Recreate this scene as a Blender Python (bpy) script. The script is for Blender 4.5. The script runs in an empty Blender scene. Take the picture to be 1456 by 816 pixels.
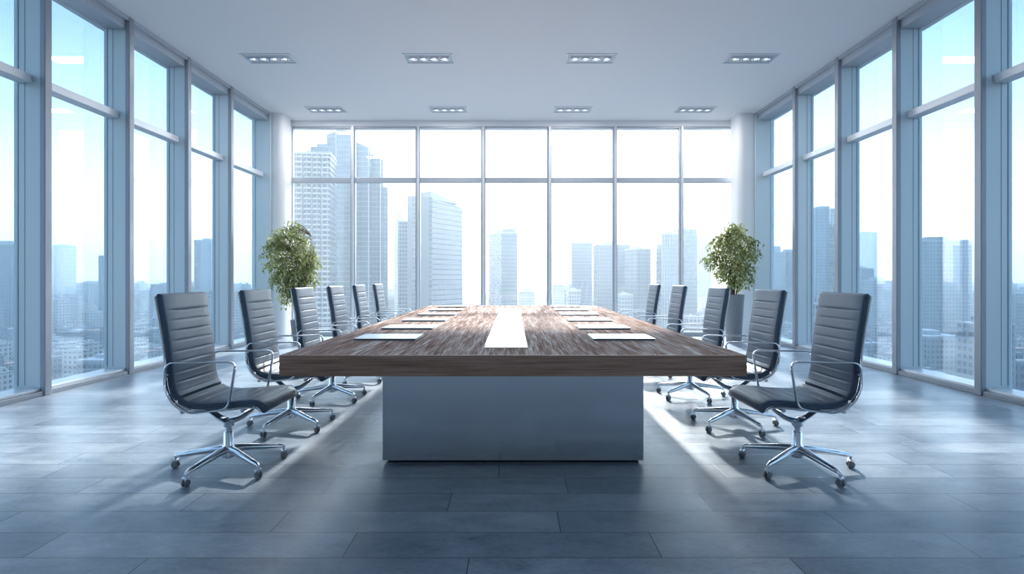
import bpy, bmesh, math, random
from mathutils import Vector, Matrix
R = random.Random(7)
S = bpy.context.scene
COL = S.collection
F = 800.0; EYE = 1.18; CX = 729.5; HY = 395.0      # focal length in px, camera height, principal column, horizon row

# ------------------------------------------------------------------ helpers
class MB:
    def __init__(s): s.v = []; s.f = []; s.m = []
    def add(s, vs, fs, mi=0):
        o = len(s.v); s.v += [tuple(p) for p in vs]
        for f in fs: s.f.append([o+i for i in f]); s.m.append(mi)
        return s
    def box(s, x0, x1, y0, y1, z0, z1, mi=0, b=0.0):
        if b > 0:
            bm = bmesh.new(); bmesh.ops.create_cube(bm, size=1)
            for v in bm.verts: v.co = Vector(((x0+x1)/2+v.co.x*(x1-x0), (y0+y1)/2+v.co.y*(y1-y0), (z0+z1)/2+v.co.z*(z1-z0)))
            bmesh.ops.bevel(bm, geom=list(bm.edges), offset=b, segments=2, affect='EDGES', profile=.5)
            bm.verts.index_update(); s.add([v.co[:] for v in bm.verts], [[v.index for v in f.verts] for f in bm.faces], mi); bm.free()
            return s
        return s.add([(x0,y0,z0),(x1,y0,z0),(x1,y1,z0),(x0,y1,z0),(x0,y0,z1),(x1,y0,z1),(x1,y1,z1),(x0,y1,z1)],
                     [(0,3,2,1),(4,5,6,7),(0,1,5,4),(1,2,6,5),(2,3,7,6),(3,0,4,7)], mi)
    def prism(s, pts, z0, z1, mi=0):
        """pts: footprint, counter-clockwise; z1 may be a list (a sloping top)"""
        n = len(pts); zt = z1 if isinstance(z1, (list, tuple)) else [z1]*n
        vs = [(x, y, z0) for x, y in pts] + [(p[0], p[1], z) for p, z in zip(pts, zt)]
        fs = [tuple(range(n))[::-1], tuple(range(n, 2*n))] + [(i, (i+1) % n, n+(i+1) % n, n+i) for i in range(n)]
        return s.add(vs, fs, mi)
    def lathe(s, prof, c=(0,0,0), n=24, mi=0):
        vs = []; fs = []
        for r, z in prof:
            for k in range(n):
                a = 2*math.pi*k/n; vs.append((c[0]+r*math.cos(a), c[1]+r*math.sin(a), c[2]+z))
        for i in range(len(prof)-1):
            for k in range(n):
                fs.append((i*n+k, i*n+(k+1) % n, (i+1)*n+(k+1) % n, (i+1)*n+k))
        fs.append(tuple(range(n))[::-1]); m = (len(prof)-1)*n; fs.append(tuple(range(m, m+n)))
        return s.add(vs, fs, mi)
    def tube(s, path, ra, rb=None, closed=False, n=10, up=Vector((0,1,0)), mi=0):
        """ra: half size along `up`, rb: half size across; numbers or one per path point"""
        P = [Vector(p) for p in path]; N = len(P)
        ra = ra if isinstance(ra, (list, tuple)) else [ra]*N
        rb = ra if rb is None else (rb if isinstance(rb, (list, tuple)) else [rb]*N)
        vs = []; fs = []
        for i, p in enumerate(P):
            a = P[i-1] if (i > 0 or closed) else P[i]; b = P[(i+1) % N] if (i < N-1 or closed) else P[i]
            t = (b-a).normalized(); u = (up - t*up.dot(t))
            if u.length < 1e-4: u = Vector((1,0,0)) - t*t.x
            u.normalize(); w = t.cross(u)
            for k in range(n):
                an = 2*math.pi*k/n; vs.append(p + u*ra[i]*math.cos(an) + w*rb[i]*math.sin(an))
        for i in range(N if closed else N-1):
            j = (i+1) % N
            for k in range(n): fs.append((i*n+k, i*n+(k+1) % n, j*n+(k+1) % n, j*n+k))
        if not closed:
            fs.append(tuple(range(n))[::-1]); fs.append(tuple(range((N-1)*n, N*n)))
        return s.add(vs, fs, mi)
    def build(s, name, mats, parent=None, smooth=False, angle=40):
        me = bpy.data.meshes.new(name); me.from_pydata(s.v, [], s.f)
        for m in (mats if isinstance(mats, (list, tuple)) else [mats]): me.materials.append(m)
        if any(s.m): me.polygons.foreach_set('material_index', s.m)
        bm = bmesh.new(); bm.from_mesh(me); bmesh.ops.recalc_face_normals(bm, faces=bm.faces)
        if smooth:
            for f in bm.faces: f.smooth = True
            for e in bm.edges:
                if len(e.link_faces) == 2 and e.calc_face_angle(0) > math.radians(angle): e.smooth = False
        bm.to_mesh(me); bm.free(); me.update()
        o = bpy.data.objects.new(name, me); COL.objects.link(o)
        if parent is not None: o.parent = parent
        return o

def tag(o, label=None, cat=None, group=None, kind=None):
    if label: o['label'] = label
    if cat: o['category'] = cat
    if group: o['group'] = group
    if kind: o['kind'] = kind
    return o
def empty(name, loc=(0,0,0), rz=0.0):
    o = bpy.data.objects.new(name, None); o.empty_display_size = .1; COL.objects.link(o)
    o.location = loc; o.rotation_euler = (0,0,rz); return o
KIDS = {}
def children(o): return [c for c in bpy.data.objects if c.parent == o]
def copy_tree(o, parent=None):
    c = o.copy(); COL.objects.link(c)
    if parent is not None: c.parent = parent
    for ch in children(o): copy_tree(ch, c)
    return c
def bez(pts, n=8, closed=False):
    """Catmull-Rom through the points"""
    P = [Vector(p) for p in pts]; N = len(P); out = []
    for i in range(N if closed else N-1):
        a = P[(i-1) % N] if (closed or i > 0) else P[0]; b = P[i]; c = P[(i+1) % N]; d = P[(i+2) % N] if (closed or i < N-2) else P[N-1]
        for k in range(n):
            t = k/n
            out.append(.5*((2*b)+(-a+c)*t+(2*a-5*b+4*c-d)*t*t+(-a+3*b-3*c+d)*t**3))
    if not closed: out.append(P[-1])
    return out
def rounded(pts, r, n=5, closed=True):
    """polyline with rounded corners"""
    P = [Vector(p) for p in pts]; N = len(P); out = []
    for i in range(N):
        if not closed and i in (0, N-1): out.append(P[i]); continue
        a, b, c = P[i-1], P[i], P[(i+1) % N]
        q = min(r, (a-b).length*.48, (c-b).length*.48)
        p0 = b+(a-b).normalized()*q; p1 = b+(c-b).normalized()*q
        for k in range(n+1):
            t = k/n; out.append(p0*(1-t)**2 + b*2*t*(1-t) + p1*t*t)
    return out

# ------------------------------------------------------------------ materials
def mat(name, base=(.8,.8,.8), rough=.5, metal=0.0, spec=.5, **k):
    m = bpy.data.materials.new(name); m.use_nodes = True
    b = m.node_tree.nodes['Principled BSDF']
    b.inputs['Base Color'].default_value = (*base, 1); b.inputs['Roughness'].default_value = rough
    b.inputs['Metallic'].default_value = metal; b.inputs['Specular IOR Level'].default_value = spec
    for kk, v in k.items(): b.inputs[kk.replace('_', ' ')].default_value = v
    return m
class NT:
    def __init__(s, m): s.t = m.node_tree; s.b = s.t.nodes.get('Principled BSDF')
    def n(s, ty, **k):
        x = s.t.nodes.new(ty)
        for a, v in k.items(): setattr(x, a, v)
        return x
    def l(s, a, b): s.t.links.new(a, b)
    def val(s, x, sock):
        if hasattr(x, 'is_output') or hasattr(x, 'links'): s.l(x, sock)
        else: sock.default_value = x
    def math(s, op, a, b=0.0, c=None, clamp=False):
        x = s.n('ShaderNodeMath', operation=op, use_clamp=clamp)
        s.val(a, x.inputs[0]); s.val(b, x.inputs[1])
        if c is not None: s.val(c, x.inputs[2])
        return x.outputs[0]
    def mix(s, f, a, b):
        x = s.n('ShaderNodeMix', data_type='RGBA'); s.val(f, x.inputs[0])
        for q, sock in ((a, x.inputs[6]), (b, x.inputs[7])):
            if isinstance(q, tuple): sock.default_value = (*q, 1)
            else: s.l(q, sock)
        return x.outputs[2]
    def ramp(s, f, stops):
        x = s.n('ShaderNodeValToRGB'); e = x.color_ramp.elements
        while len(e) < len(stops): e.new(.5)
        for i, (p, c) in enumerate(stops): e[i].position = p; e[i].color = (*c, 1)
        s.l(f, x.inputs[0]); return x.outputs[0]
    def coords(s, scale=(1,1,1), kind='Object', rot=(0,0,0)):
        c = s.n('ShaderNodeTexCoord'); m = s.n('ShaderNodeMapping'); m.inputs['Scale'].default_value = scale; m.inputs['Rotation'].default_value = rot
        s.l(c.outputs[kind], m.inputs[0]); return m.outputs[0]
    def noise(s, co, scale=5, detail=4, rough=.5, dist=0):
        x = s.n('ShaderNodeTexNoise'); s.l(co, x.inputs['Vector']); x.inputs['Scale'].default_value = scale
        x.inputs['Detail'].default_value = detail; x.inputs['Roughness'].default_value = rough; x.inputs['Distortion'].default_value = dist
        return x.outputs[0]
    def bump(s, h, strength=.2, dist=.01):
        x = s.n('ShaderNodeBump'); x.inputs['Strength'].default_value = strength; x.inputs['Distance'].default_value = dist
        s.l(h, x.inputs['Height']); s.l(x.outputs[0], s.b.inputs['Normal'])

M = {}
M['paint'] = mat('white_paint', (.90,.90,.92), .6)
M['ceiling'] = mat('ceiling_paint', (.88,.88,.90), .7)
M['rear'] = mat('rear_wall_paint', (.82,.84,.87), .6)
M['alu'] = mat('grey_aluminium', (.50,.54,.60), .38, .2)
M['alu_dark'] = mat('dark_aluminium', (.33,.36,.41), .4, .2)
M['alu_light'] = mat('light_aluminium', (.80,.83,.87), .35, .2)
M['fin'] = mat('pale_blue_fin', (.68,.78,.83), .3, .05)
M['fin_line'] = mat('fin_joint', (.16,.24,.31), .4)
M['chrome'] = mat('chrome', (.88,.9,.93), .06, 1.0)
M['chrome_soft'] = mat('polished_aluminium', (.80,.83,.87), .16, 1.0)
M['caster'] = mat('caster_wheel', (.20,.22,.24), .3)
M['soil'] = mat('potting_soil', (.05,.035,.025), .9)
M['bark'] = mat('bark', (.16,.11,.075), .8)
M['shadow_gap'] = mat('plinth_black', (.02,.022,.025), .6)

M['bulb'] = mat('lit_bulb', (.9,.9,.9), .4, Emission_Color=(1,.97,.94,1), Emission_Strength=.45)
def leather():
    m = mat('grey_leather', (.105,.150,.210), .42); t = NT(m); co = t.coords()
    v = t.n('ShaderNodeTexVoronoi'); v.inputs['Scale'].default_value = 260; t.l(co, v.inputs['Vector'])
    t.bump(v.outputs[0], .12, .001); return m
M['leather'] = leather()
def brushed():
    m = mat('brushed_steel', (.72,.76,.8), .24, 1.0); t = NT(m)
    n = t.noise(t.coords((1.2,1.2,140)), 3, 3)
    t.l(t.math('MULTIPLY_ADD', n, .08, .11), t.b.inputs['Roughness'])
    n2 = t.noise(t.coords((.6,.6,1.1)), 1.6, 2)
    t.l(t.mix(n2, (.68,.72,.76), (.82,.85,.88)), t.b.inputs['Base Color']); return m
M['steel'] = brushed()
def wood(name, sc, stops, rough=.38):
    m = mat(name, (.3,.2,.15), rough); t = NT(m)
    n = t.noise(t.coords(sc), 1.0, 8, .62, .35)
    n2 = t.noise(t.coords((sc[0]*.22, sc[1]*.35, sc[2]*.22)), 1.0, 4, .5, .5)
    n3 = t.noise(t.coords((sc[0]*3.1, sc[1]*1.6, sc[2]*3.1)), 1.0, 3, .5)
    v = t.math('ADD', t.math('MULTIPLY', n, .55), t.math('MULTIPLY', n2, .30))
    v = t.math('ADD', v, t.math('MULTIPLY', n3, .15))
    c = t.ramp(v, stops); t.l(c, t.b.inputs['Base Color'])
    t.l(t.math('MULTIPLY_ADD', n, .35, rough-.16), t.b.inputs['Roughness'])
    t.bump(v, .35, .003); return m
M['wood_top'] = wood('walnut_top_with_sheen', (84, 3.0, 84), [(.35,(.07,.034,.024)),(.43,(.24,.135,.100)),(.49,(.42,.285,.235)),(.54,(.56,.435,.385)),(.60,(.86,.80,.77))], .56)  # grain streaks; the palest stops also put the window sheen into the colour
M['wood_top'].node_tree.nodes['Principled BSDF'].inputs['Specular IOR Level'].default_value = 0.002
M['wood_edge'] = wood('walnut_edge', (2.6, 58, 120), [(.36,(.16,.080,.055)),(.46,(.38,.205,.140)),(.54,(.50,.295,.21)),(.64,(.66,.45,.34))], .5)
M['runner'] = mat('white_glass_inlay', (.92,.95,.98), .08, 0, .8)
M['folder'] = mat('silver_cover', (.62,.67,.72), .28, .35)
M['paper'] = mat('page_block', (.10,.11,.13), .5)

def floor_mat():
    m = mat('slate_plank_tiles', (.2,.25,.3), .4); t = NT(m)
    c = t.n('ShaderNodeTexCoord'); sp = t.n('ShaderNodeSeparateXYZ'); t.l(c.outputs['Object'], sp.inputs[0])
    x, y = sp.outputs[0], sp.outputs[1]
    W = .2365
    row = t.math('FLOOR', t.math('DIVIDE', t.math('SUBTRACT', y, .007), W)); fy = t.math('FRACT', t.math('DIVIDE', t.math('SUBTRACT', y, .007), W))
    wn = t.n('ShaderNodeTexWhiteNoise', noise_dimensions='1D'); t.l(row, wn.inputs['W'])
    off = t.math('MULTIPLY', wn.outputs['Value'], 3.0)
    L = 1.35
    xx = t.math('DIVIDE', t.math('ADD', x, off), L)
    ci = t.math('FLOOR', xx); fx = t.math('FRACT', xx)
    cv = t.n('ShaderNodeCombineXYZ'); t.l(row, cv.inputs[0]); t.l(ci, cv.inputs[1])
    wt = t.n('ShaderNodeTexWhiteNoise', noise_dimensions='2D'); t.l(cv.outputs[0], wt.inputs['Vector'])
    tile = wt.outputs['Value']
    ey = t.math('MULTIPLY', t.math('MINIMUM', fy, t.math('SUBTRACT', 1, fy)), W)
    ex = t.math('MULTIPLY', t.math('MINIMUM', fx, t.math('SUBTRACT', 1, fx)), L)
    e = t.math('MINIMUM', ey, ex)
    joint = t.math('LESS_THAN', e, .0022)
    # stone: shifted per tile
    co = t.n('ShaderNodeVectorMath', operation='ADD'); t.l(c.outputs['Object'], co.inputs[0])
    sv = t.n('ShaderNodeVectorMath', operation='SCALE'); t.l(wt.outputs['Color'], sv.inputs[0]); sv.inputs['Scale'].default_value = 30; t.l(sv.outputs[0], co.inputs[1])
    mp = t.n('ShaderNodeMapping'); mp.inputs['Scale'].default_value = (1, 2.2, 1); t.l(co.outputs[0], mp.inputs[0])
    n1 = t.noise(mp.outputs[0], 3.2, 7, .62, .4); n2 = t.noise(mp.outputs[0], 34, 5, .7)
    s = t.math('ADD', t.math('MULTIPLY', n1, .62), t.math('MULTIPLY', n2, .38))
    base = t.ramp(s, [(.34,(.185,.235,.29)),(.50,(.315,.375,.44)),(.66,(.45,.51,.565))])
    vary = t.ramp(tile, [(0,(.72,.74,.77)),(1,(1.12,1.10,1.08))])
    mu = t.n('ShaderNodeMix', data_type='RGBA', blend_type='MULTIPLY'); mu.inputs[0].default_value = 1; t.l(base, mu.inputs[6]); t.l(vary, mu.inputs[7])
    t.l(t.mix(joint, mu.outputs[2], (.035,.045,.055)), t.b.inputs['Base Color'])
    t.l(t.math('MULTIPLY_ADD', s, .42, .13), t.b.inputs['Roughness'])
    h = t.math('SUBTRACT', t.math('MULTIPLY', s, .5), joint); t.bump(h, .25, .003)
    return m
M['floor'] = floor_mat()

def glass(name, tint, ior=1.55, rough=0.0, refl=1.0):
    m = bpy.data.materials.new(name); m.use_nodes = True; t = NT(m); t.t.nodes.clear()
    o = t.n('ShaderNodeOutputMaterial'); tr = t.n('ShaderNodeBsdfTransparent'); tr.inputs[0].default_value = (*tint, 1)
    g = t.n('ShaderNodeBsdfGlossy'); g.inputs['Roughness'].default_value = rough; g.inputs[0].default_value = (.95,.98,1,1)
    lw = t.n('ShaderNodeLayerWeight'); lw.inputs[0].default_value = .5; f0 = ((ior-1)/(ior+1))**2
    fr = t.math('MULTIPLY_ADD', t.math('POWER', lw.outputs['Facing'], 5.0), 1-f0, f0)
    mx = t.n('ShaderNodeMixShader'); t.l(t.math('MULTIPLY', fr, refl, clamp=True), mx.inputs[0])
    t.l(tr.outputs[0], mx.inputs[1]); t.l(g.outputs[0], mx.inputs[2]); t.l(mx.outputs[0], o.inputs[0]); return m
M['glass_back'] = glass('clear_glass', (.97,.99,1.0), 1.45)
M['glass_side'] = glass('blue_tinted_glass', (.635,.735,.81), 2.3)

def facade(name, wall, win, fl=3.2, bay=3.0, wz=.45, wx=.25, rough=.5, gr=.12, irregular=0.0, metal=0.0):
    m = mat(name, wall, rough); t = NT(m)
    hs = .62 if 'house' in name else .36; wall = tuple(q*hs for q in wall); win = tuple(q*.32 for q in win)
    c = t.n('ShaderNodeTexCoord'); sp = t.n('ShaderNodeSeparateXYZ'); t.l(c.outputs['Object'], sp.inputs[0])
    u = t.math('DIVIDE', t.math('ADD', sp.outputs[0], sp.outputs[1]), bay); v = t.math('DIVIDE', sp.outputs[2], fl)
    fu = t.math('FRACT', t.math('ADD', u, 100)); fv = t.math('FRACT', t.math('ADD', v, 100))
    k = t.math('MULTIPLY', t.math('GREATER_THAN', fu, wx), t.math('GREATER_THAN', fv, wz))
    cv = t.n('ShaderNodeCombineXYZ'); t.l(t.math('FLOOR', u), cv.inputs[0]); t.l(t.math('FLOOR', v), cv.inputs[1])
    wn = t.n('ShaderNodeTexWhiteNoise', noise_dimensions='2D'); t.l(cv.outputs[0], wn.inputs['Vector'])
    if irregular > 0: k = t.math('MULTIPLY', k, t.math('GREATER_THAN', wn.outputs['Value'], irregular))
    g = t.n('ShaderNodeNewGeometry'); nz = t.n('ShaderNodeSeparateXYZ'); t.l(g.outputs['Normal'], nz.inputs[0])
    k = t.math('MULTIPLY', k, t.math('LESS_THAN', t.math('ABSOLUTE', nz.outputs[2]), .5))
    vv = t.math('MULTIPLY_ADD', wn.outputs['Value'], .5, .75)
    gc = t.n('ShaderNodeVectorMath', operation='SCALE'); gc.inputs[0].default_value = win; t.l(vv, gc.inputs['Scale'])
    t.l(t.mix(k, wall, gc.outputs[0]), t.b.inputs['Base Color'])
    t.l(t.math('MULTIPLY_ADD', k, gr-rough, rough), t.b.inputs['Roughness'])
    if metal: t.l(t.math('MULTIPLY', k, metal), t.b.inputs['Metallic'])
    return m
FA = {
 'balcony': facade('balcony_facade', (.55,.65,.74), (.05,.10,.17), 3.1, 3.0, .38, .25),
 'glass': facade('curtain_wall', (.30,.42,.52), (.17,.30,.42), 3.6, 1.8, .14, .10, .3, .08, 0, .5),
 'glass_dark': facade('dark_curtain_wall', (.22,.32,.42), (.07,.14,.22), 3.6, 2.2, .16, .12, .3, .1, 0, .4),
 'bands': facade('banded_facade', (.44,.54,.63), (.045,.08,.12), 3.9, 400, .80, .0, .35, .15),
 'ribs': facade('ribbed_white_facade', (.62,.68,.74), (.36,.45,.54), 3.5, 1.5, .18, .45, .4, .2),
 'checker': facade('irregular_white_facade', (.68,.73,.78), (.05,.10,.16), 2.6, 1.7, .20, .25, .5, .1, .42),
 'grid': facade('white_grid_facade', (.58,.65,.71), (.10,.17,.25), 3.4, 2.4, .34, .30, .5, .12),
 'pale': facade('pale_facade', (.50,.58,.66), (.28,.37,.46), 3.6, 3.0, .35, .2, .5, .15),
 'house_a': facade('light_house', (.78,.76,.72), (.07,.09,.12), 3.0, 3.4, .50, .45),
 'house_b': facade('grey_house', (.33,.36,.40), (.06,.08,.11), 3.1, 2.8, .45, .35),
 'house_c': facade('tan_house', (.50,.40,.33), (.07,.08,.10), 3.0, 4.0, .5, .4),
 'house_d': facade('blue_grey_house', (.18,.23,.30), (.05,.08,.12), 3.3, 2.4, .4, .3),
}
M['roof_grey'] = mat('roof_gravel', (.17,.18,.20), .8)
M['roof_pale'] = mat('roof_pale', (.34,.36,.39), .7)
M['roof_red'] = mat('roof_brick', (.30,.19,.16), .8)
M['ground'] = mat('city_ground', (.24,.235,.23), .9)
M['asphalt'] = mat('road_deck', (.36,.38,.41), .8)

# ------------------------------------------------------------------ world, sun, haze
w = bpy.data.worlds.new('sky'); S.world = w; w.use_nodes = True; t = NT(w); t.t.nodes.clear()
o = t.n('ShaderNodeOutputWorld'); bg = t.n('ShaderNodeBackground'); tc = t.n('ShaderNodeTexCoord'); sp = t.n('ShaderNodeSeparateXYZ')
t.l(tc.outputs['Generated'], sp.inputs[0])
z = t.math('MULTIPLY_ADD', sp.outputs[2], .5, .5)
c = t.ramp(z, [(0,(.35,.39,.44)),(.49,(.55,.62,.70)),(.50,(1.0,1.0,1.0)),(.56,(.86,.91,.94)),(.61,(.52,.64,.73)),(.67,(.27,.38,.49)),(.75,(.22,.33,.44)),(1,(.55,.66,.82))])
sd_ = t.n('ShaderNodeVectorMath', operation='DOT_PRODUCT'); t.l(tc.outputs['Generated'], sd_.inputs[0]); sd_.inputs[1].default_value = (math.sin(.08)*.97, math.cos(.08)*.97, .24)
gl = t.math('POWER', t.math('MAXIMUM', sd_.outputs['Value'], 0.0), 9.0)
t.l(t.math('MULTIPLY_ADD', gl, 2.4, 1.5), bg.inputs[1])
t.l(c, bg.inputs[0]); t.l(bg.outputs[0], o.inputs[0])
sun = bpy.data.lights.new('sun', 'SUN'); sun.energy = 3.7; sun.angle = math.radians(3.0); sun.color = (1.0,.97,.93)
so = bpy.data.objects.new('sun', sun); COL.objects.link(so); so.location = (40, 250, 120)
az = math.atan2(62, F); el = math.radians(26.5)
dirv = Vector((math.sin(az)*math.cos(el), math.cos(az)*math.cos(el), math.sin(el)))
so.rotation_euler = dirv.to_track_quat('Z', 'Y').to_euler()

GZ = -70.0
HAZE = True
if HAZE:
    m = bpy.data.materials.new('city_haze'); m.use_nodes = True; t = NT(m); t.t.nodes.clear()
    o = t.n('ShaderNodeOutputMaterial'); v = t.n('ShaderNodeVolumeScatter'); v.inputs['Color'].default_value = (.72,.83,.93,1)
    v.inputs['Density'].default_value = 1/1600.0; v.inputs['Anisotropy'].default_value = .35
    t.l(v.outputs[0], o.inputs['Volume'])
    tag(MB().box(-2900, 2900, 40, 3400, GZ+.5, 130).build('haze', m), 'pale blue haze lying over the distant city', 'haze', None, 'stuff')

# ------------------------------------------------------------------ room
HC = 4.37; XI = 4.70; XG = 4.97; YB = 11.43; BAY = 1.24; REAR = -3.2
def struct(o): o['kind'] = 'structure'; return o
struct(MB().box(-5.3, 5.3, REAR-.2, 11.75, -.25, 0).build('floor', M['floor']))
struct(MB().box(-5.3, 5.3, REAR-.2, 11.75, HC, HC+.35).build('ceiling', M['ceiling']))
struct(MB().box(-5.3, 5.3, REAR-.2, REAR, 0, HC).build('wall_rear', M['rear']))
Y0 = 5.67 - 5*BAY        # nearest mullion
for s, nm in ((-1,'left'),(1,'right')):
    a, b = sorted((s*XI, s*5.1))
    struct(MB().box(a, b, REAR, Y0-.045, 0, HC).build('wall_'+nm, M['rear']))
    # corner column
    a, b = sorted((s*(4.36 if s > 0 else 4.45), s*4.72))
    mb = MB(); pts = []
    x0, x1, y0, y1, r = a, b, 10.88, 11.36, .11
    for cx_, cy_, st in ((x1-r,y0+r,-90),(x1-r,y1-r,0),(x0+r,y1-r,90),(x0+r,y0+r,180)):
        for k in range(7):
            an = math.radians(st+15*k); pts.append((cx_+r*math.cos(an), cy_+r*math.sin(an)))
    mb.prism(pts, 0, HC); struct(mb.build('pillar_'+nm, M['paint'], smooth=True, angle=30))
# side glazing, one window per bay
nwin = 0
ys = [Y0 + BAY*k for k in range(10)]           # mullion lines; the tenth opening is the short one by the pillar
def side_window(s, y0, y1, n, last=False):
    """opening between mullion line y0 and y1; carries the mullion and fin at its far side y1"""
    e = empty('window_%d' % n, (s*XI, (y0+y1)/2, 0)); struct(e); ox, oy = s*XI, (y0+y1)/2
    def bx(mb, xa, xb, ya, yb, za, zb, b=0): mb.box(*sorted((s*xa-ox, s*xb-ox)), ya-oy, yb-oy, za, zb, 0, b)
    for nm, za, zb in (('lower_pane', .074, 3.135), ('upper_pane', 3.21, HC-.14)):
        p = MB(); bx(p, XG-.006, XG+.006, y0+.02, y1-.02, za, zb); p.build(nm, M['glass_side'], e)
    f = MB(); bx(f, XI-.01, XG+.02, y1-.042, y1+.042, 0, HC, .004); 
    if not last:
        c = MB(); bx(c, XI-.02, XI+.035, y1-.044, y1+.044, 0, HC, .008); c.build('mullion', M['alu_dark'], e)
        f = MB(); bx(f, XI+.036, XG+.03, y1-.036, y1+.036, 0, HC, .003); fo = f.build('fin', M['fin'], e)
        g = MB(); bx(g, XG-.085, XG-.079, y1-.0375, y1+.0375, .1, HC-.14)
        bx(g, XG-.018, XG-.010, y1-.039, y1+.039, .1, HC-.14); g.build('fin_joint', M['fin_line'], fo)
    else:
        c = MB(); bx(c, XI-.02, XG+.03, y1-.02, y1+.10, 0, HC, .006); c.build('mullion', M['fin'], e)
    q = MB(); bx(q, XI+.11, XG-.01, y0+.04, y1-.04, 3.13, 3.215, .006); q.build('transom', M['alu_light'], e)
    q = MB(); bx(q, XI-.005, XG+.02, y0+.043, y1-.043, 0, .048, .004); q.build('sill', M['alu_dark'], e)
    q = MB(); bx(q, XI+.03, XG+.02, y0+.043, y1-.043, .048, .075, .004); q.build('inner_sill', M['alu_light'], e)
    q = MB(); bx(q, XI+.03, XG+.02, y0+.043, y1-.043, HC-.15, HC, .004)
    bx(q, XI-.012, XI+.03, y0+.043, y1-.043, HC-.05, HC, .003); q.build('header', M['alu'], e)
for s in (-1, 1):
    e0 = MB(); a, b = sorted((s*(XI-.02), s*(XG+.03))); e0.box(a, b, Y0-.043, Y0+.043, 0, HC, 0, .004); nwin += 1
    struct(e0.build('trim_%d' % nwin, M['alu']))
for s in (-1, 1):
    for k in range(9):
        nwin += 1; side_window(s, ys[k], ys[k+1] if k < 8 else 10.88, nwin, k == 8)
# solid return behind the pillars
for s, nm in ((-1,'left'),(1,'right')):
    a, b = sorted((s*4.72, s*5.1)); struct(MB().box(a, b, 10.99, 11.75, 0, HC).build('wall_corner_'+nm, M['paint']))
# back glazing
bx_ = [(x-CX)/70.0 for x in (405.5, 413, 501.5, 594, 687, 781, 874.5, 969, 1050)]
for i in range(8):
    nwin += 1; xa, xb = bx_[i], bx_[i+1]
    e = struct(empty('window_%d' % nwin, ((xa+xb)/2, YB, 0))); ox = (xa+xb)/2
    for nm, za, zb in (('lower_pane', .08, 3.12), ('upper_pane', 3.22, HC-.13)):
        MB().box(xa-ox+.01, xb-ox-.01, .05, .062, za, zb).build(nm, M['glass_back'], e)
    if i < 7:
        wd = .048
        MB().box(xb-ox-wd, xb-ox+wd, .0, .09, 0, HC, 0, .004).build('mullion', M['alu'], e)
        MB().box(xb-ox-.014, xb-ox+.030, -.05, .0, .0, HC-.12, 0, .004).build('mullion_cap', M['alu_light'], e)
    MB().box(xa-ox+.048, xb-ox-.048, .0, .09, 3.115, 3.22, 0, .006).build('transom', M['alu'], e)
    MB().box(xa-ox+.048, xb-ox-.048, .0, .09, 0, .08, 0, .004).build('sill', M['alu'], e)
    MB().box(xa-ox+.048, xb-ox-.048, .0, .09, HC-.145, HC-.115, 0, .003).build('header', M['alu'], e)
struct(MB().box(-4.72, 4.72, YB-.02, YB+.3, HC-.115, HC, 0, .002).build('trim_3', M['paint']))
for s in (-1, 1):
    a, b = sorted((s*4.58, s*4.72)); nwin += 1
    struct(MB().box(a, b, YB-.08, YB+.1, 0, HC-.115).build('trim_%d' % nwin, M['paint']))

# ------------------------------------------------------------------ ceiling lights
def make_light():
    e = empty('ceiling_light')
    W, D, t_ = .72, .36, .018
    f = MB()
    for a in ((-W/2, W/2, -D/2, -D/2+t_), (-W/2, W/2, D/2-t_, D/2), (-W/2, -W/2+t_, -D/2+t_, D/2-t_), (W/2-t_, W/2, -D/2+t_, D/2-t_)):
        f.box(a[0], a[1], a[2], a[3], -.012, .0, 0, .002)
    f.build('frame', M['alu_light'], e)
    MB().box(-W/2+t_, W/2-t_, -D/2+t_, D/2-t_, -.004, -.001).build('tray', M['alu'], e)
    for k in range(4):
        x = (k-1.5)*.152; c = MB()
        c.lathe([(.055,-.004),(.062,-.016),(.058,-.019),(.030,-.010),(.012,-.008)], (x,0,0), 20)
        c.box(x-.068, x+.068, -.075, -.070, -.012, -.004); c.box(x-.068, x+.068, .070, .075, -.012, -.004)
        c.box(x-.070, x-.066, -.075, .075, -.012, -.004); c.box(x+.066, x+.070, -.075, .075, -.012, -.004)
        sp_ = c.build('spotlight', M['chrome_soft'], e, smooth=True)
        MB().lathe([(.020,-.020),(.022,-.012),(.010,-.008)], (x,0,0), 14).build('bulb', M['bulb'], sp_, smooth=True)
    return e
LX = (-3.54, -1.22, 1.13, 3.45); LN = ('leftmost', 'second from the left', 'third from the left', 'rightmost')
l0 = make_light()
for r_, (yy, rn) in enumerate(((8.18,'front row nearer the camera'),(10.66,'row by the far windows'))):
    for k, xx in enumerate(LX):
        o = l0 if (r_ == 0 and k == 0) else copy_tree(l0)
        o.location = (xx, yy, HC)
        la = bpy.data.lights.new('downlight_lamp', 'AREA'); la.shape = 'RECTANGLE'; la.size = .62; la.size_y = .26; la.energy = 5 if r_ == 0 else 6; la.color = (1,.97,.95)
        lo = bpy.data.objects.new('downlight_lamp', la); COL.objects.link(lo); lo.location = (xx, yy, HC-.024)
        tag(o, 'recessed ceiling downlight, %s of the %s' % (LN[k], rn), 'ceiling light', 'recessed downlights in the white ceiling')

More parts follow.
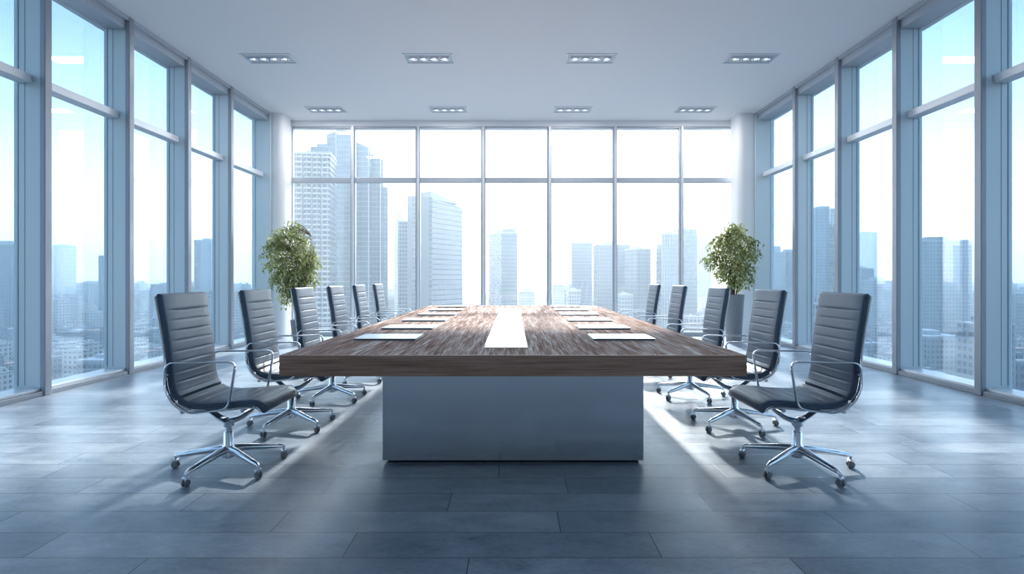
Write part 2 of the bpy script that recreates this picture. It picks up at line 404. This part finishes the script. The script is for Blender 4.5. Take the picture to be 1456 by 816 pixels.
# ------------------------------------------------------------------ conference table
TF, TB, TH, TW = 3.125, 8.82, .75, 1.30
tb = empty('conference_table', (0, 5.97, 0)); tag(tb, 'long wooden conference table on a brushed steel pedestal', 'table')
oy = 5.97
MB().box(-TW, TW, TF+.02-oy, TB-oy, TH-.117, TH, 0, .003).build('tabletop', M['wood_top'], tb)
MB().box(-TW, TW, TF-oy, TF+.0195-oy, TH-.117, TH-.0005, 0, .002).build('front_edge', M['wood_edge'], tb)['label'] = 'brown grained front edge'
MB().box(-.83, .83, 3.576-oy, 8.35-oy, .02, TH-.1175, 0, .002).build('pedestal', M['steel'], tb)['label'] = 'brushed steel pedestal'
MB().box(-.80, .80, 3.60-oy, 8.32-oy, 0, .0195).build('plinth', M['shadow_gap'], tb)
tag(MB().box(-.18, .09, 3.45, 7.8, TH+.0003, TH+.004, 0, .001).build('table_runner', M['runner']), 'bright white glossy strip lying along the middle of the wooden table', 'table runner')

# ------------------------------------------------------------------ folders at the seats
def make_folder():
    e = empty('document_folder')
    MB().box(-.215, .215, -.165, .165, .0115, .0145, 0, .001).build('cover', M['folder'], e)
    MB().box(-.211, .211, -.161, .161, .003, .0115).build('pages', M['paper'], e)
    MB().box(-.215, .215, -.165, .165, 0, .003, 0, .001).build('back_cover', M['folder'], e)
    return e
f0 = make_folder(); first = True
nth = ('nearest the camera', 'second from the near end', 'third from the near end', 'fourth from the near end', 'second from the far end', 'at the far end')
for s, xx, sn in ((-1, -.88, 'left'), (1, .765, 'right')):
    for k, yy in enumerate((3.84, 4.66, 5.52, 6.40, 7.28, 8.14)):
        o = f0 if first else copy_tree(f0); first = False
        o.location = (xx, yy+.175, TH); o.rotation_euler.z = math.radians(R.uniform(-1, 1))
        tag(o, 'thin silver folder on the %s side of the table, %s' % (sn, nth[k]), 'folder', 'silver folders laid out on the table')

# ------------------------------------------------------------------ office chairs
HWD = .238
ctr = bez([(-.287,0,1.087),(-.264,0,.95),(-.240,0,.80),(-.226,0,.68),(-.218,0,.58),(-.195,0,.500),(-.135,0,.447),(-.05,0,.432),(.08,0,.436),(.20,0,.448),(.275,0,.450),(.315,0,.428),(.328,0,.395)], 14)
def resample(P, ds):
    out = [P[0]]; acc = 0; 
    for i in range(1, len(P)):
        a, b = P[i-1], P[i]; L = (b-a).length; pos = ds-acc
        while pos <= L: out.append(a+(b-a)*(pos/L)); pos += ds
        acc = (acc+L) % ds if L else acc
    return out
ctr = resample(ctr, .0058)
def pad(P, s0, rib0, rib, name, par, top_round=True):
    """one padded shell piece: ribbed sitter side, rounded layered flanks"""
    n = len(P); mb = MB(); vs = []; rings = []
    for i, p in enumerate(P):
        tg = (P[min(i+1, n-1)]-P[max(i-1, 0)]).normalized(); nr = Vector((-tg.z*-1, 0, -tg.x)); nr = Vector((-tg.z, 0, tg.x))
        s_ = i*.0058
        q = s_-s0 if s_ > s0 else s_
        ph = (s_/rib0) if s_ < rib0 else ((s_-rib0)/rib) % 1.0
        b = .0060*(1-(1-min(1, 6.5*min(ph, 1-ph)))**2)
        T = .021; end = min(i, n-1-i) if top_round else n-1-i
        e_ = min(1, (.25+end/2.2)) if (top_round and i < 4) or (n-1-i < 4) else 1
        T *= min(1, e_)
        prof = []
        W = HWD
        for k in range(9):
            u = -1+2*k/8; prof.append((u*(W-.012), T+b*(1-abs(u)**6)*e_))
        for k, (dw, dz) in enumerate(((-.005,.92),(-.001,.62),(-.0045,.40),(0,.12),(-.0045,-.10),(0,-.38),(-.0045,-.56),(-.002,-.82))):
            prof.append((W+dw, T*dz))
        for k in range(5): u = 1-2*k/4; prof.append((u*(W-.010), -T))
        for k, (dw, dz) in enumerate(((-.002,-.82),(-.0045,-.56),(0,-.38),(-.0045,-.10),(0,.12),(-.0045,.40),(-.001,.62),(-.005,.92))):
            prof.append((-W-dw, T*dz))
        rings.append([(p + nr*z_ + Vector((0, y_, 0))) for y_, z_ in prof])
    m_ = len(rings[0]); fs = []
    for i in range(n-1):
        for k in range(m_): fs.append((i*m_+k, i*m_+(k+1) % m_, (i+1)*m_+(k+1) % m_, (i+1)*m_+k))
    fs.append(tuple(range(m_))); fs.append(tuple(range((n-1)*m_, n*m_)))
    mb.add([v for r in rings for v in r], fs)
    return mb.build(name, M['leather'], par, smooth=True, angle=55)
def make_chair():
    e = empty('office_chair')
    # split the shell in the bend
    k = min(range(len(ctr)), key=lambda i: (ctr[i]-Vector((-.17,0,.472))).length)
    n_ = Vector
    pad(ctr[:k+1], 0, .105, .0605, 'backrest', e); pad(ctr[k:], 0, .05, .072, 'seat', e)
    # chrome rails along both flanks of the shell
    for s in (-1, 1):
        P = []
        for i in range(2, len(ctr)-1, 3):
            tg = (ctr[min(i+1, len(ctr)-1)]-ctr[i-1]).normalized(); nr = Vector((-tg.z, 0, tg.x))
            P.append(ctr[i]-nr*.0265+Vector((0, s*(HWD-.006), 0)))
        MB().tube(P, .0055, .0055, n=8).build('side_rail', M['chrome'], e, smooth=True)
        y = s*(HWD+.018)
        loop = rounded([(-.232,y,.690),(.172,y,.696),(.128,y,.425),(-.10,y,.395),(-.195,y,.452),(-.240,y,.545)], .05, 6)
        a = MB().tube(loop, .0125, .0065, closed=True, n=12).build('armrest', M['chrome'], e, smooth=True, angle=60)
        for x_, z_ in ((-.227,.62),(.0,.407),(.10,.419)):
            b = MB().tube([(x_, s*(HWD-.012), z_+.004), (x_, s*(HWD+.018), z_)], .008, n=8).build('bolt', M['chrome_soft'], a, smooth=True)
    # carrier under the seat
    c = MB()
    c.tube([(0,0,.285),(-.06,0,.318),(-.13,0,.372),(-.16,0,.400)], [.034,.030,.034,.05], [.022,.016,.012,.008], n=10)
    c.tube([(0,0,.285),(.08,0,.312),(.16,0,.368),(.20,0,.400)], [.034,.030,.034,.05], [.022,.016,.012,.008], n=10)
    c.tube([(-.155,-.225,.398),(-.155,.225,.398)], .010, .014, n=8, up=Vector((0,0,1)))
    c.tube([(.195,-.225,.405),(.195,.225,.405)], .010, .014, n=8, up=Vector((0,0,1)))
    c.build('seat_bracket', M['chrome_soft'], e, smooth=True)
    MB().tube([(.02,-.03,.31),(.05,-.12,.345),(.06,-.20,.36)], .006, n=8).build('tilt_lever', M['chrome_soft'], e, smooth=True)
    MB().lathe([(.024,.255),(.034,.262),(.034,.292),(.022,.300)], n=20).build('bearing_cap', M['chrome_soft'], e, smooth=True)
    MB().lathe([(.019,.17),(.019,.262)], n=20).build('gas_spring', M['chrome'], e, smooth=True)
    MB().lathe([(.022,.062),(.042,.072),(.045,.10),(.041,.128),(.030,.15),(.028,.225),(.024,.23)], n=24).build('hub', M['chrome'], e, smooth=True)
    for a in (180, 256, 325, 37):
        ca, sa = math.cos(math.radians(a)), math.sin(math.radians(a)); L = .335
        pts = [(.02,.118),(.09,.113),(.18,.100),(.26,.088),(L-.03,.082),(L,.074)]
        lg = MB().tube([(r*ca, r*sa, z_) for r, z_ in pts], [.026,.022,.019,.016,.0145,.006], [.026,.024,.021,.018,.016,.008], n=12, up=Vector((0,0,1)))
        lo = lg.build('leg', M['chrome'], e, smooth=True)
        cs = MB().tube([(L*.985*ca, L*.985*sa, .074), (L*.985*ca, L*.985*sa, .030)], .0095, n=10, up=Vector((1,0,0)))
        px, py = L*.985*ca, L*.985*sa
        wv = Vector((-sa, ca, 0))
        so_ = cs.build('caster_stem', M['chrome'], lo, smooth=True)
        cw = MB()
        for q in (-1, 1):
            c0 = Vector((px, py, .0205))+wv*q*.004; c1 = Vector((px, py, .0205))+wv*q*.017
            cw.tube([c0, c0+(c1-c0)*.15, c0+(c1-c0)*.85, c1], [.017,.0205,.0205,.016], n=18, up=Vector((0,0,1)))
        cw.build('caster', M['caster'], lo, smooth=True)
        MB().tube([Vector((px,py,.047))-wv*.019, Vector((px,py,.047))+wv*.019], .006, .014, n=10, up=Vector((0,0,1))).build('caster_hood', M['chrome_soft'], lo, smooth=True)
    return e
c0 = make_chair(); first = True
def lab(i, n, side):
    if i == 0: return 'grey leather high-back office chair on chrome casters, nearest on the %s of the table' % side
    if i == n-1: return 'grey ribbed office chair at the far end of the %s of the table' % side
    w_ = ('second', 'third', 'fourth', 'fifth')[i-1]
    return 'grey ribbed office chair, %s from the camera on the %s of the table' % (w_, side)
for s, side, yy in ((-1, 'left side', (3.5, 4.49, 5.5, 6.5, 7.5, 8.55)), (1, 'right side', (3.5, 4.5, 5.62, 6.95, 8.15))):
    for i, y in enumerate(yy):
        o = c0 if first else copy_tree(c0); first = False
        o.location = (s*1.77, y, 0)
        if s > 0: o.scale = (-1, 1, 1)       # mirrored so the arms face the table
        tag(o, lab(i, len(yy), side), 'office chair', 'office chairs along the table')

# ------------------------------------------------------------------ potted ficus
def leaf_mat():
    m = mat('ficus_leaf', (.22,.30,.10), .25); t = NT(m)
    g = t.n('ShaderNodeNewGeometry')
    c = t.ramp(g.outputs['Random Per Island'], [(0,(.16,.20,.06)),(.35,(.30,.35,.12)),(.7,(.46,.50,.22)),(1,(.66,.68,.45))])
    t.l(c, t.b.inputs['Base Color'])
    tr = t.n('ShaderNodeBsdfTranslucent'); t.l(c, tr.inputs[0]); mx = t.n('ShaderNodeMixShader'); mx.inputs[0].default_value = .35
    out = t.t.nodes['Material Output']; t.l(t.b.outputs[0], mx.inputs[1]); t.l(tr.outputs[0], mx.inputs[2]); t.l(mx.outputs[0], out.inputs[0])
    return m
M['leaf'] = leaf_mat()
M['pot'] = mat('grey_glazed_pot', (.24,.25,.27), .35)
def ficus(loc, nleaf, seed, label, wx, ph=.88, zc=1.58, hz=.64, lean=0.0):
    r = random.Random(seed); e = empty('potted_ficus', loc); tag(e, label, 'plant', 'potted ficus trees by the far pillars')
    MB().lathe([(.13,0),(.135,.02),(.175,ph-.13),(.185,ph-.03),(.185,ph),(.165,ph),(.160,ph-.06),(.0,ph-.06)], n=32).build('pot', M['pot'], e, smooth=True)
    MB().lathe([(.158,ph-.058),(.14,ph-.05),(.02,ph-.04)], n=24).build('soil', M['soil'], e, smooth=True)
    tr = MB(); tips = []
    for k in range(7):
        a = r.uniform(0, 6.28); b = .02+.03*r.random()
        top = Vector((wx*.30*math.cos(a)*r.uniform(.3,1), .3*math.sin(a)*r.uniform(.3,1), r.uniform(1.5, 2.0)))
        P = bez([(b*math.cos(a), b*math.sin(a), ph-.08), (top.x*.3, top.y*.3, 1.1), (top.x*.7, top.y*.7, 1.45), top], 5)
        tr.tube(P, [.013-.010*i/(len(P)-1) for i in range(len(P))], n=6); tips += P[4:]
    tr.build('trunk', M['bark'], e, smooth=True)
    tw = MB(); lv = MB()
    nt = nleaf//12
    for k in range(nt):
        # twig ends spread over an egg-shaped crown, wider above the middle
        for _ in range(50):
            x, y, z_ = r.uniform(-1,1), r.uniform(-1,1), r.uniform(-1,1)
            if x*x+y*y+z_*z_ < 1 and x*x+y*y+z_*z_ > .12: break
        wid = wx*(.5)*(1.0 - .30*max(0,-z_)) * (1-.12*max(0, z_))
        end = Vector((lean + x*wid*1.0 + .05*math.sin(3*z_+seed), y*wid*.9, zc+z_*hz))
        st = min(tips, key=lambda q: (q-Vector((end.x*.5, end.y*.5, end.z+.05))).length)
        mid = (st+end)/2+Vector((0,0,.07)); P = bez([st, mid, end, end+Vector((end.x*.12, end.y*.12, -.07))], 4)
        tw.tube(P, [.0035-.0022*i/(len(P)-1) for i in range(len(P))], n=4)
        for j in range(14):
            p = P[int(len(P)*(.35+.62*(j/14)))] + Vector((r.gauss(0,.022), r.gauss(0,.022), r.gauss(0,.022)))
            L = r.uniform(.045, .085); a = r.uniform(0, 6.28); dp = r.uniform(-1.1, -.15)
            d = Vector((math.cos(a)*math.cos(dp), math.sin(a)*math.cos(dp), math.sin(dp)))
            sd = d.cross(Vector((r.uniform(-.5,.5), r.uniform(-.5,.5), 1))).normalized()*L*.21; up = sd.cross(d).normalized()*L*.05
            lv.add([p, p+d*L*.35+sd+up, p+d*L*.7+sd*.75, p+d*L-up*2, p+d*L*.7-sd*.75, p+d*L*.35-sd+up, p+d*L*.5-up],
                   [(0,6,1),(1,6,2),(2,6,3),(3,6,4),(4,6,5),(5,6,0)])
    tw.build('twigs', M['bark'], e); lv.build('foliage', M['leaf'], e)
    return e
ficus((-3.86, 10.25, 0), 4400, 3, 'bushy green potted ficus in front of the left white pillar', .96, .42, 1.42, .80, -.17)
ficus((4.02, 10.25, 0), 3600, 11, 'airy green potted ficus in a tall grey pot before the right pillar', .96)

# ------------------------------------------------------------------ the city
struct(MB().box(-4200, 4200, -3000, 4600, GZ-5, GZ).build('ground', M['ground']))
def P(px, d): return (px-CX)/F*d
def H(py, d): return EYE + (HY-py)/F*d
def tower(name, label, d0, x0, x1, top, fac, depth=None, rz=0, roofm='roof_pale', fl=3.4, extras=None, face2=None, cat='building'):
    """a tower whose outline spans the columns x0..x1 and reaches row `top`, standing d metres away"""
    d = d0*1.6 if top < 470 else d0; depth = (depth or 0)*(d/d0)
    xa, xb = P(x0, d), P(x1, d); cx = (xa+xb)/2; vis = xb-xa; h = H(top, d)-GZ
    depth = depth or vis
    a = abs(rz); wdt = max(4, (vis*.985 - depth*math.sin(a))/math.cos(a)) if a else vis
    e = empty(name, (cx, d+depth/2, GZ), rz); tag(e, label, cat, 'city buildings outside')
    hw, hd = wdt/2, depth/2
    body = MB().box(-hw, hw, -hd, hd, 0, h-1.2); body.build('body', FA[fac], e)
    rf = MB().box(-hw-.15, hw+.15, -hd-.15, hd+.15, h-1.2, h, 0, .05)
    rf.box(-hw*.5, hw*.3, -hd*.4, hd*.4, h, h+min(3.2, wdt*.12)); rf.build('roof', M[roofm], e)
    if face2:
        MB().box(face2[1]*hw-(.35 if face2[1] > 0 else 0), face2[1]*hw+(0 if face2[1] > 0 else .35), -hd-.05, hd, 0, h-1.3).build('side_facade', FA[face2[0]], e).location.x = face2[1]*.36
    if extras: extras(e, hw, hd, h)
    return e
def balconies(e, hw, hd, h):
    b = MB(); n = int(h/3.1)
    for i in range(max(0, n-62), n):
        z_ = i*3.1+.2
        for k in range(4):
            x = -hw+ (k+.5)*hw/2; b.box(x-hw*.19, x+hw*.19, -hd-1.1, -hd, z_, z_+1.05)
    b.build('balconies', M['roof_pale'], e)
def fins(step):
    def f(e, hw, hd, h):
        b = MB(); x = -hw
        while x <= hw: b.box(x-.15, x+.15, -hd-.5, -hd, 0, h-1); x += step
        b.build('facade_fins', M['roof_pale'], e)
    return f
def mast(e, hw, hd, h):
    MB().tube([(0,0,h),(0,0,h+5)], [.35,.12], n=6, up=Vector((1,0,0))).build('mast', M['roof_pale'], e)
# -- seen through the far windows
def crown_a(e, hw, hd, h):
    balconies(e, hw, hd, h)
    b = MB(); b.box(-hw*.2, hw*.95, -hd*.6, hd*.7, h, h+4.2); b.box(.1*hw, .7*hw, -hd*.4, hd*.4, h+4.2, h+6.5); b.build('penthouse', FA['glass'], e)
tower('apartment_tower', 'white apartment tower with rows of balconies behind the left ficus', 210, 412, 469, 216, 'balcony', 14, .14, extras=crown_a)
e = empty('glass_skyscraper', (P(503, 400), 400, GZ)); tag(e, 'tallest blue glass skyscraper with stepped, slanted top', 'building', 'city buildings outside')
ox = P(503, 400)
def seg(x0, x1, ta, tb_, ya, yb, fac, nm):
    a, b = P(x0, 400)-ox, P(x1, 400)-ox; za, zb = H(ta, 400)-GZ, H(tb_, 400)-GZ
    MB().prism([(a,ya*1.6),(b,ya*1.6),(b,yb*1.6),(a,yb*1.6)], 0, [za, zb, zb, za]).build(nm, FA[fac], e)
seg(460, 478, 188, 182, 4, 20, 'glass', 'west_shaft'); seg(478, 504, 181, 190, 0, 22, 'glass', 'main_shaft')
seg(504, 524, 200, 208, 3, 20, 'glass', 'shoulder'); seg(524, 541, 216, 224, 5, 22, 'glass_dark', 'lower_shoulder'); seg(541, 547, 262, 264, 6, 20, 'glass', 'east_step')
b = MB(); 
for x_, zt in ((462,190),(478,186),(504,190),(524,210),(541,226)):
    xx = P(x_, 400)-ox; b.box(xx-.2, xx+.2, -.4, 1, 0, H(zt, 400)-GZ)
b.build('corner_fins', M['roof_pale'], e)
e = empty('slant_roof_tower', (P(560, 800), 800, GZ)); tag(e, 'pale hazy tower with a slanting roof beside the glass skyscraper', 'building', 'city buildings outside')
q = P(560, 800); MB().prism([(P(543,800)-q,0),(P(574,800)-q,0),(P(574,800)-q,30),(P(543,800)-q,30)], 0, [H(284,800)-GZ,H(302,800)-GZ,H(302,800)-GZ,H(284,800)-GZ]).build('body', FA['pale'], e)
tower('slim_tower', 'slim white tower with dark window rows left of the banded tower', 300, 566, 581, 314, 'grid', 10)
e = empty('banded_office_tower', (P(614, 420), 423, GZ)); tag(e, 'broad office tower with dark horizontal bands on its right face', 'building', 'city buildings outside')
q = P(614, 420); A_ = (0,0); L_ = (P(579,440)-q, 20); Rr = (P(657,457)-q, 37); Bk = (L_[0]+Rr[0]*.9, 58)
MB().prism([A_, Rr, Bk, L_], 0, [H(279,420)-GZ-1.5, H(293,457)-GZ-1, H(300,478)-GZ, H(283,440)-GZ-1.5]).build('body', FA['bands'], e)
fx_, fy_ = L_; nn = Vector((fy_, -fx_)).normalized()*-.4
lf = MB().prism([(-.3,-.25),(.05,.1),(fx_+.3,fy_+.4),(fx_-.35, fy_-.25)], 0, [H(280,420)-GZ]*2+[H(277,440)-GZ]*2); lf.build('ribbed_facade', FA['ribs'], e)
MB().prism([(-2.0,4),(Rr[0]*.86,Rr[1]-1),(Rr[0]*.6,Rr[1]+5),(L_[0]*.7,L_[1]+4)], H(290,457)-GZ, [H(271,425)-GZ,H(287,450)-GZ,H(290,450)-GZ,H(272,438)-GZ]).build('roof_screen', M['roof_pale'], e)
def f_side(e, hw, hd, h):
    mast(e, hw, hd, h+1)
    MB().box(-hw*.25, hw*.95, -hd*.7, hd*.7, h, h+3.6).build('glass_crown', FA['glass'], e)
e = tower('patterned_tower', 'square tower with irregular white window pattern, mast on top', 330, 694, 736, 330, 'glass_dark', 16, .50, extras=f_side, face2=None)
e2 = children(e)[0]
hb = [c for c in children(e) if c.name.startswith('body')][0]
bw = max(abs(v.co.x) for v in hb.data.vertices); bd = max(abs(v.co.y) for v in hb.data.vertices); bh = max(v.co.z for v in hb.data.vertices)
MB().box(-bw-.3, -bw, -bd-.2, bd+.2, 0, bh).build('patterned_facade', FA['checker'], e)
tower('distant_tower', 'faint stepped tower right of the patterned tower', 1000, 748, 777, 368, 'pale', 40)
def dome(e, hw, hd, h):
    MB().lathe([(hw*.8,h),(hw*.78,h+2),(hw*.6,h+5),(hw*.3,h+7),(.3,h+8)], n=16).build('dome', M['roof_pale'], e, smooth=True)
tower('domed_block', 'small block with rounded top below the patterned tower', 420, 738, 760, 414, 'grid', 14, extras=dome)
tower('lattice_tower', 'pale blue grid-faced tower standing alone right of centre', 380, 805, 843, 344, 'glass', 16, .22)
tower('low_block', 'low white block in front of the pale grid-faced tower', 330, 808, 826, 412, 'grid', 14)
tower('dark_tower', 'dark blue glass tower, left of the close-set dark pair', 340, 849, 896, 347, 'glass_dark', 16, extras=None)
tower('dark_tower', 'dark blue glass tower, right of the close-set dark pair', 318, 893, 927, 353, 'glass_dark', 12, .42)
tower('low_block', 'low white block before the dark glass towers', 300, 882, 900, 418, 'grid', 12)
tower('low_block', 'small pale block left of the dark glass towers', 460, 786, 803, 404, 'pale', 14)
tower('ribbed_tower', 'tall grey-blue tower with vertical ribs near the right ficus', 300, 941, 968, 331, 'glass', 12, extras=fins(2.2))
tower('ribbed_tower', 'blue glass slab, slightly taller, beside the vertically ribbed tower', 306, 966, 991, 325, 'glass', 12)
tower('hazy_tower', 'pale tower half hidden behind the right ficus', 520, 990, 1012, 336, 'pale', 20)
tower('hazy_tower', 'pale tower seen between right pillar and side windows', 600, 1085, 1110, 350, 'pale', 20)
# -- seen through the right-hand windows
tower('side_tower', 'grey-blue tower in the narrow pane beside the right ficus', 420, 1117, 1142, 357, 'glass_dark', 16)
tower('grid_tower', 'tall white grid tower behind the nearest right-hand chair', 380, 1160, 1200, 296, 'grid', 16)
tower('slim_tower', 'slim dark blue tower right of the white grid tower', 420, 1226, 1243, 381, 'glass_dark', 12)
tower('hazy_tower', 'faint far tower beyond the right windows', 1100, 1226, 1252, 330, 'pale', 40)
tower('mid_rise', 'mid-rise grid block beyond the right windows', 400, 1243, 1280, 398, 'grid', 20, -.1)
def pent(e, hw, hd, h): MB().box(-hw*.5, hw*.15, -hd*.5, hd*.5, h, h+3.0).build('penthouse', FA['pale'], e)
tower('residential_block', 'broad residential tower with white grid front in the right windows', 300, 1311, 1388, 341, 'grid', 18, -.22, extras=pent)
tower('edge_tower', 'grey block at the right edge of the view', 330, 1434, 1470, 416, 'house_d', 18)
tower('mid_rise', 'wide grey block low in the right windows', 335, 1320, 1372, 478, 'house_b', 30)
# -- seen through the left-hand windows
tower('edge_tower', 'blue-grey tower at the left edge of the view', 360, -30, 26, 346, 'glass_dark', 20)
tower('slim_tower', 'slim ribbed tower beyond the left windows', 420, 140, 156, 363, 'ribs', 14)
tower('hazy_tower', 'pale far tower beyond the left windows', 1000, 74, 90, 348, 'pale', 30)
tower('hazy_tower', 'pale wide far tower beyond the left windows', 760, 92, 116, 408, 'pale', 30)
tower('mid_rise', 'hazy mid-rise behind the second left-hand window', 620, 108, 132, 402, 'glass', 26)
tower('mid_rise', 'hazy mid-rise block left of the nearest left chair', 640, 196, 214, 412, 'glass', 26)
tower('mid_rise', 'hazy tower just left of the nearest left chair top', 520, 214, 232, 404, 'grid', 26)
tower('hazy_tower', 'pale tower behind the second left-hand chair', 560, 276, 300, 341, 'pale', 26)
tower('mid_rise', 'dark flat-roofed block low in the left windows', 300, 108, 146, 512, 'house_b', 30)

# -- the low city: the nearest houses one by one, everything beyond as one mass
RM = ['roof_grey', 'roof_pale', 'roof_red']
def house_mesh(mb, x, y, w_, d_, h, r, wi, ri, z0=0):
    mb.box(x-w_/2, x+w_/2, y-d_/2, y+d_/2, z0, z0+h, wi)
    mb.box(x-w_/2-.15, x+w_/2+.15, y-d_/2-.15, y+d_/2+.15, z0+h, z0+h+.7, ri)
    a, b = r.uniform(-.25,.25)*w_, r.uniform(-.25,.25)*d_
    mb.box(x+a-1.7, x+a+1.7, y+b-1.7, y+b+1.7, z0+h+.7, z0+h+3.1, wi)
    if r.random() < .5:
        a, b = r.uniform(-.35,.35)*w_, r.uniform(-.35,.35)*d_; mb.box(x+a-.8, x+a+.8, y+b-.8, y+b+.8, z0+h+.7, z0+h+1.9, ri)
hm = ['house_a','house_b','house_c','house_d']
colour = {'house_a': 'whitish', 'house_b': 'grey', 'house_c': 'tan', 'house_d': 'dark blue-grey'}
protos = []
rp = random.Random(5)
for i in range(14):
    mb = MB(); k = hm[i % 4]; w_, d_, h = rp.uniform(9,15), rp.uniform(9,15), rp.uniform(6,17) if i < 11 else rp.uniform(20,30)
    house_mesh(mb, 0, 0, w_, d_, h, rp, 0, 1)
    if i % 3 == 0: mb.box(w_/2, w_/2+5, -d_/3, d_/3, 0, h*.6, 0); mb.box(w_/2-.1, w_/2+5.1, -d_/3-.1, d_/3+.1, h*.6, h*.6+.6, 1)
    o = mb.build('city_house', [FA[k], M[RM[i % 3]]]); protos.append((o, k))
heroes = [(o.location.x, o.location.y) for o in bpy.data.objects if o.type == 'EMPTY' and o.get('category') == 'building']
rc = random.Random(21); cand = []; mass = []
STEP = 19
for iy in range(11, 84):
    for ix in range(-110, 111):
        y = iy*STEP + rc.uniform(-5,5) ; x = ix*STEP + rc.uniform(-5,5)
        if y < 200 or abs(x) > y*1.25+20: continue
        if any(abs(x-hx) < 30 and abs(y-hy) < 34 for hx, hy in heroes): continue
        if rc.random() < .10: continue
        px = abs(x/y)*F
        side = px > 340
        if side and px < 735 and y < 640 and (F/y*(EYE-GZ)+HY) < 640: cand.append((y, x))
        else:
            if abs(x) < y*.30 and y < 500: continue
            mass.append((x, y))
cand.sort(); ind = cand[:300]; mass += [(x, y) for y, x in cand[300:]]
used = set()
for y, x in ind:
    i = rc.randrange(14) if rc.random() < .8 else rc.randrange(11)
    o, k = protos[i]
    if i in used: o = o.copy(); COL.objects.link(o)
    used.add(i)
    o.location = (x, y, GZ); o.rotation_euler.z = rc.choice((0, math.pi/2, math.pi))+ (.25 if x > 0 else -.18) + rc.uniform(-.06,.06)
    sd = 'right' if x > 0 else 'left'
    rg = 'in the nearer streets low' if y < 330 else ('midway out' if y < 450 else 'in the farther streets')
    tag(o, '%s flat-roofed city building %s beyond the %s windows' % (colour[k], rg, sd), 'building', '%s low city buildings beyond the %s windows' % (colour[k], sd))
for i, (o, k) in enumerate(protos):
    if i not in used: bpy.data.objects.remove(o)
mb = MB()
for x, y in mass:
    h = rc.uniform(7, 24) if rc.random() < .86 else rc.uniform(28, 62)
    if abs(x/y) < .35 and h > 40: h *= .7
    house_mesh(mb, x, y, rc.uniform(9,17), rc.uniform(9,17), h, rc, rc.choice((0,0,1,1,2,3)), rc.choice((4,5)))
mass_o = mb.build('distant_city', [FA[k] for k in hm]+[M['roof_grey'], M['roof_pale']]); mass_o.location = (0, 0, GZ)
tag(mass_o, 'sprawl of countless small buildings fading into the haze', 'city', None, 'stuff')

# ------------------------------------------------------------------ camera
cam = bpy.data.cameras.new('camera'); co = bpy.data.objects.new('camera', cam); COL.objects.link(co)
co.location = (0, 0, EYE); co.rotation_euler = (math.pi/2, 0, 0)
cam.sensor_width = 36; cam.lens = 36*F/1456; cam.shift_x = -(CX-728)/1456; cam.shift_y = -(408-HY)/1456
cam.clip_start = .05; cam.clip_end = 9000
S.camera = co
vs = S.view_settings; vs.view_transform = 'Standard'; vs.look = 'None'; vs.gamma = 1; vs.exposure = 1.42; vs.use_curve_mapping = False
cy = S.cycles; cy.max_bounces = 10; cy.diffuse_bounces = 4; cy.glossy_bounces = 5; cy.transparent_max_bounces = 16; cy.volume_bounces = 1
cy.sample_clamp_indirect = 6; cy.caustics_reflective = False; cy.caustics_refractive = False
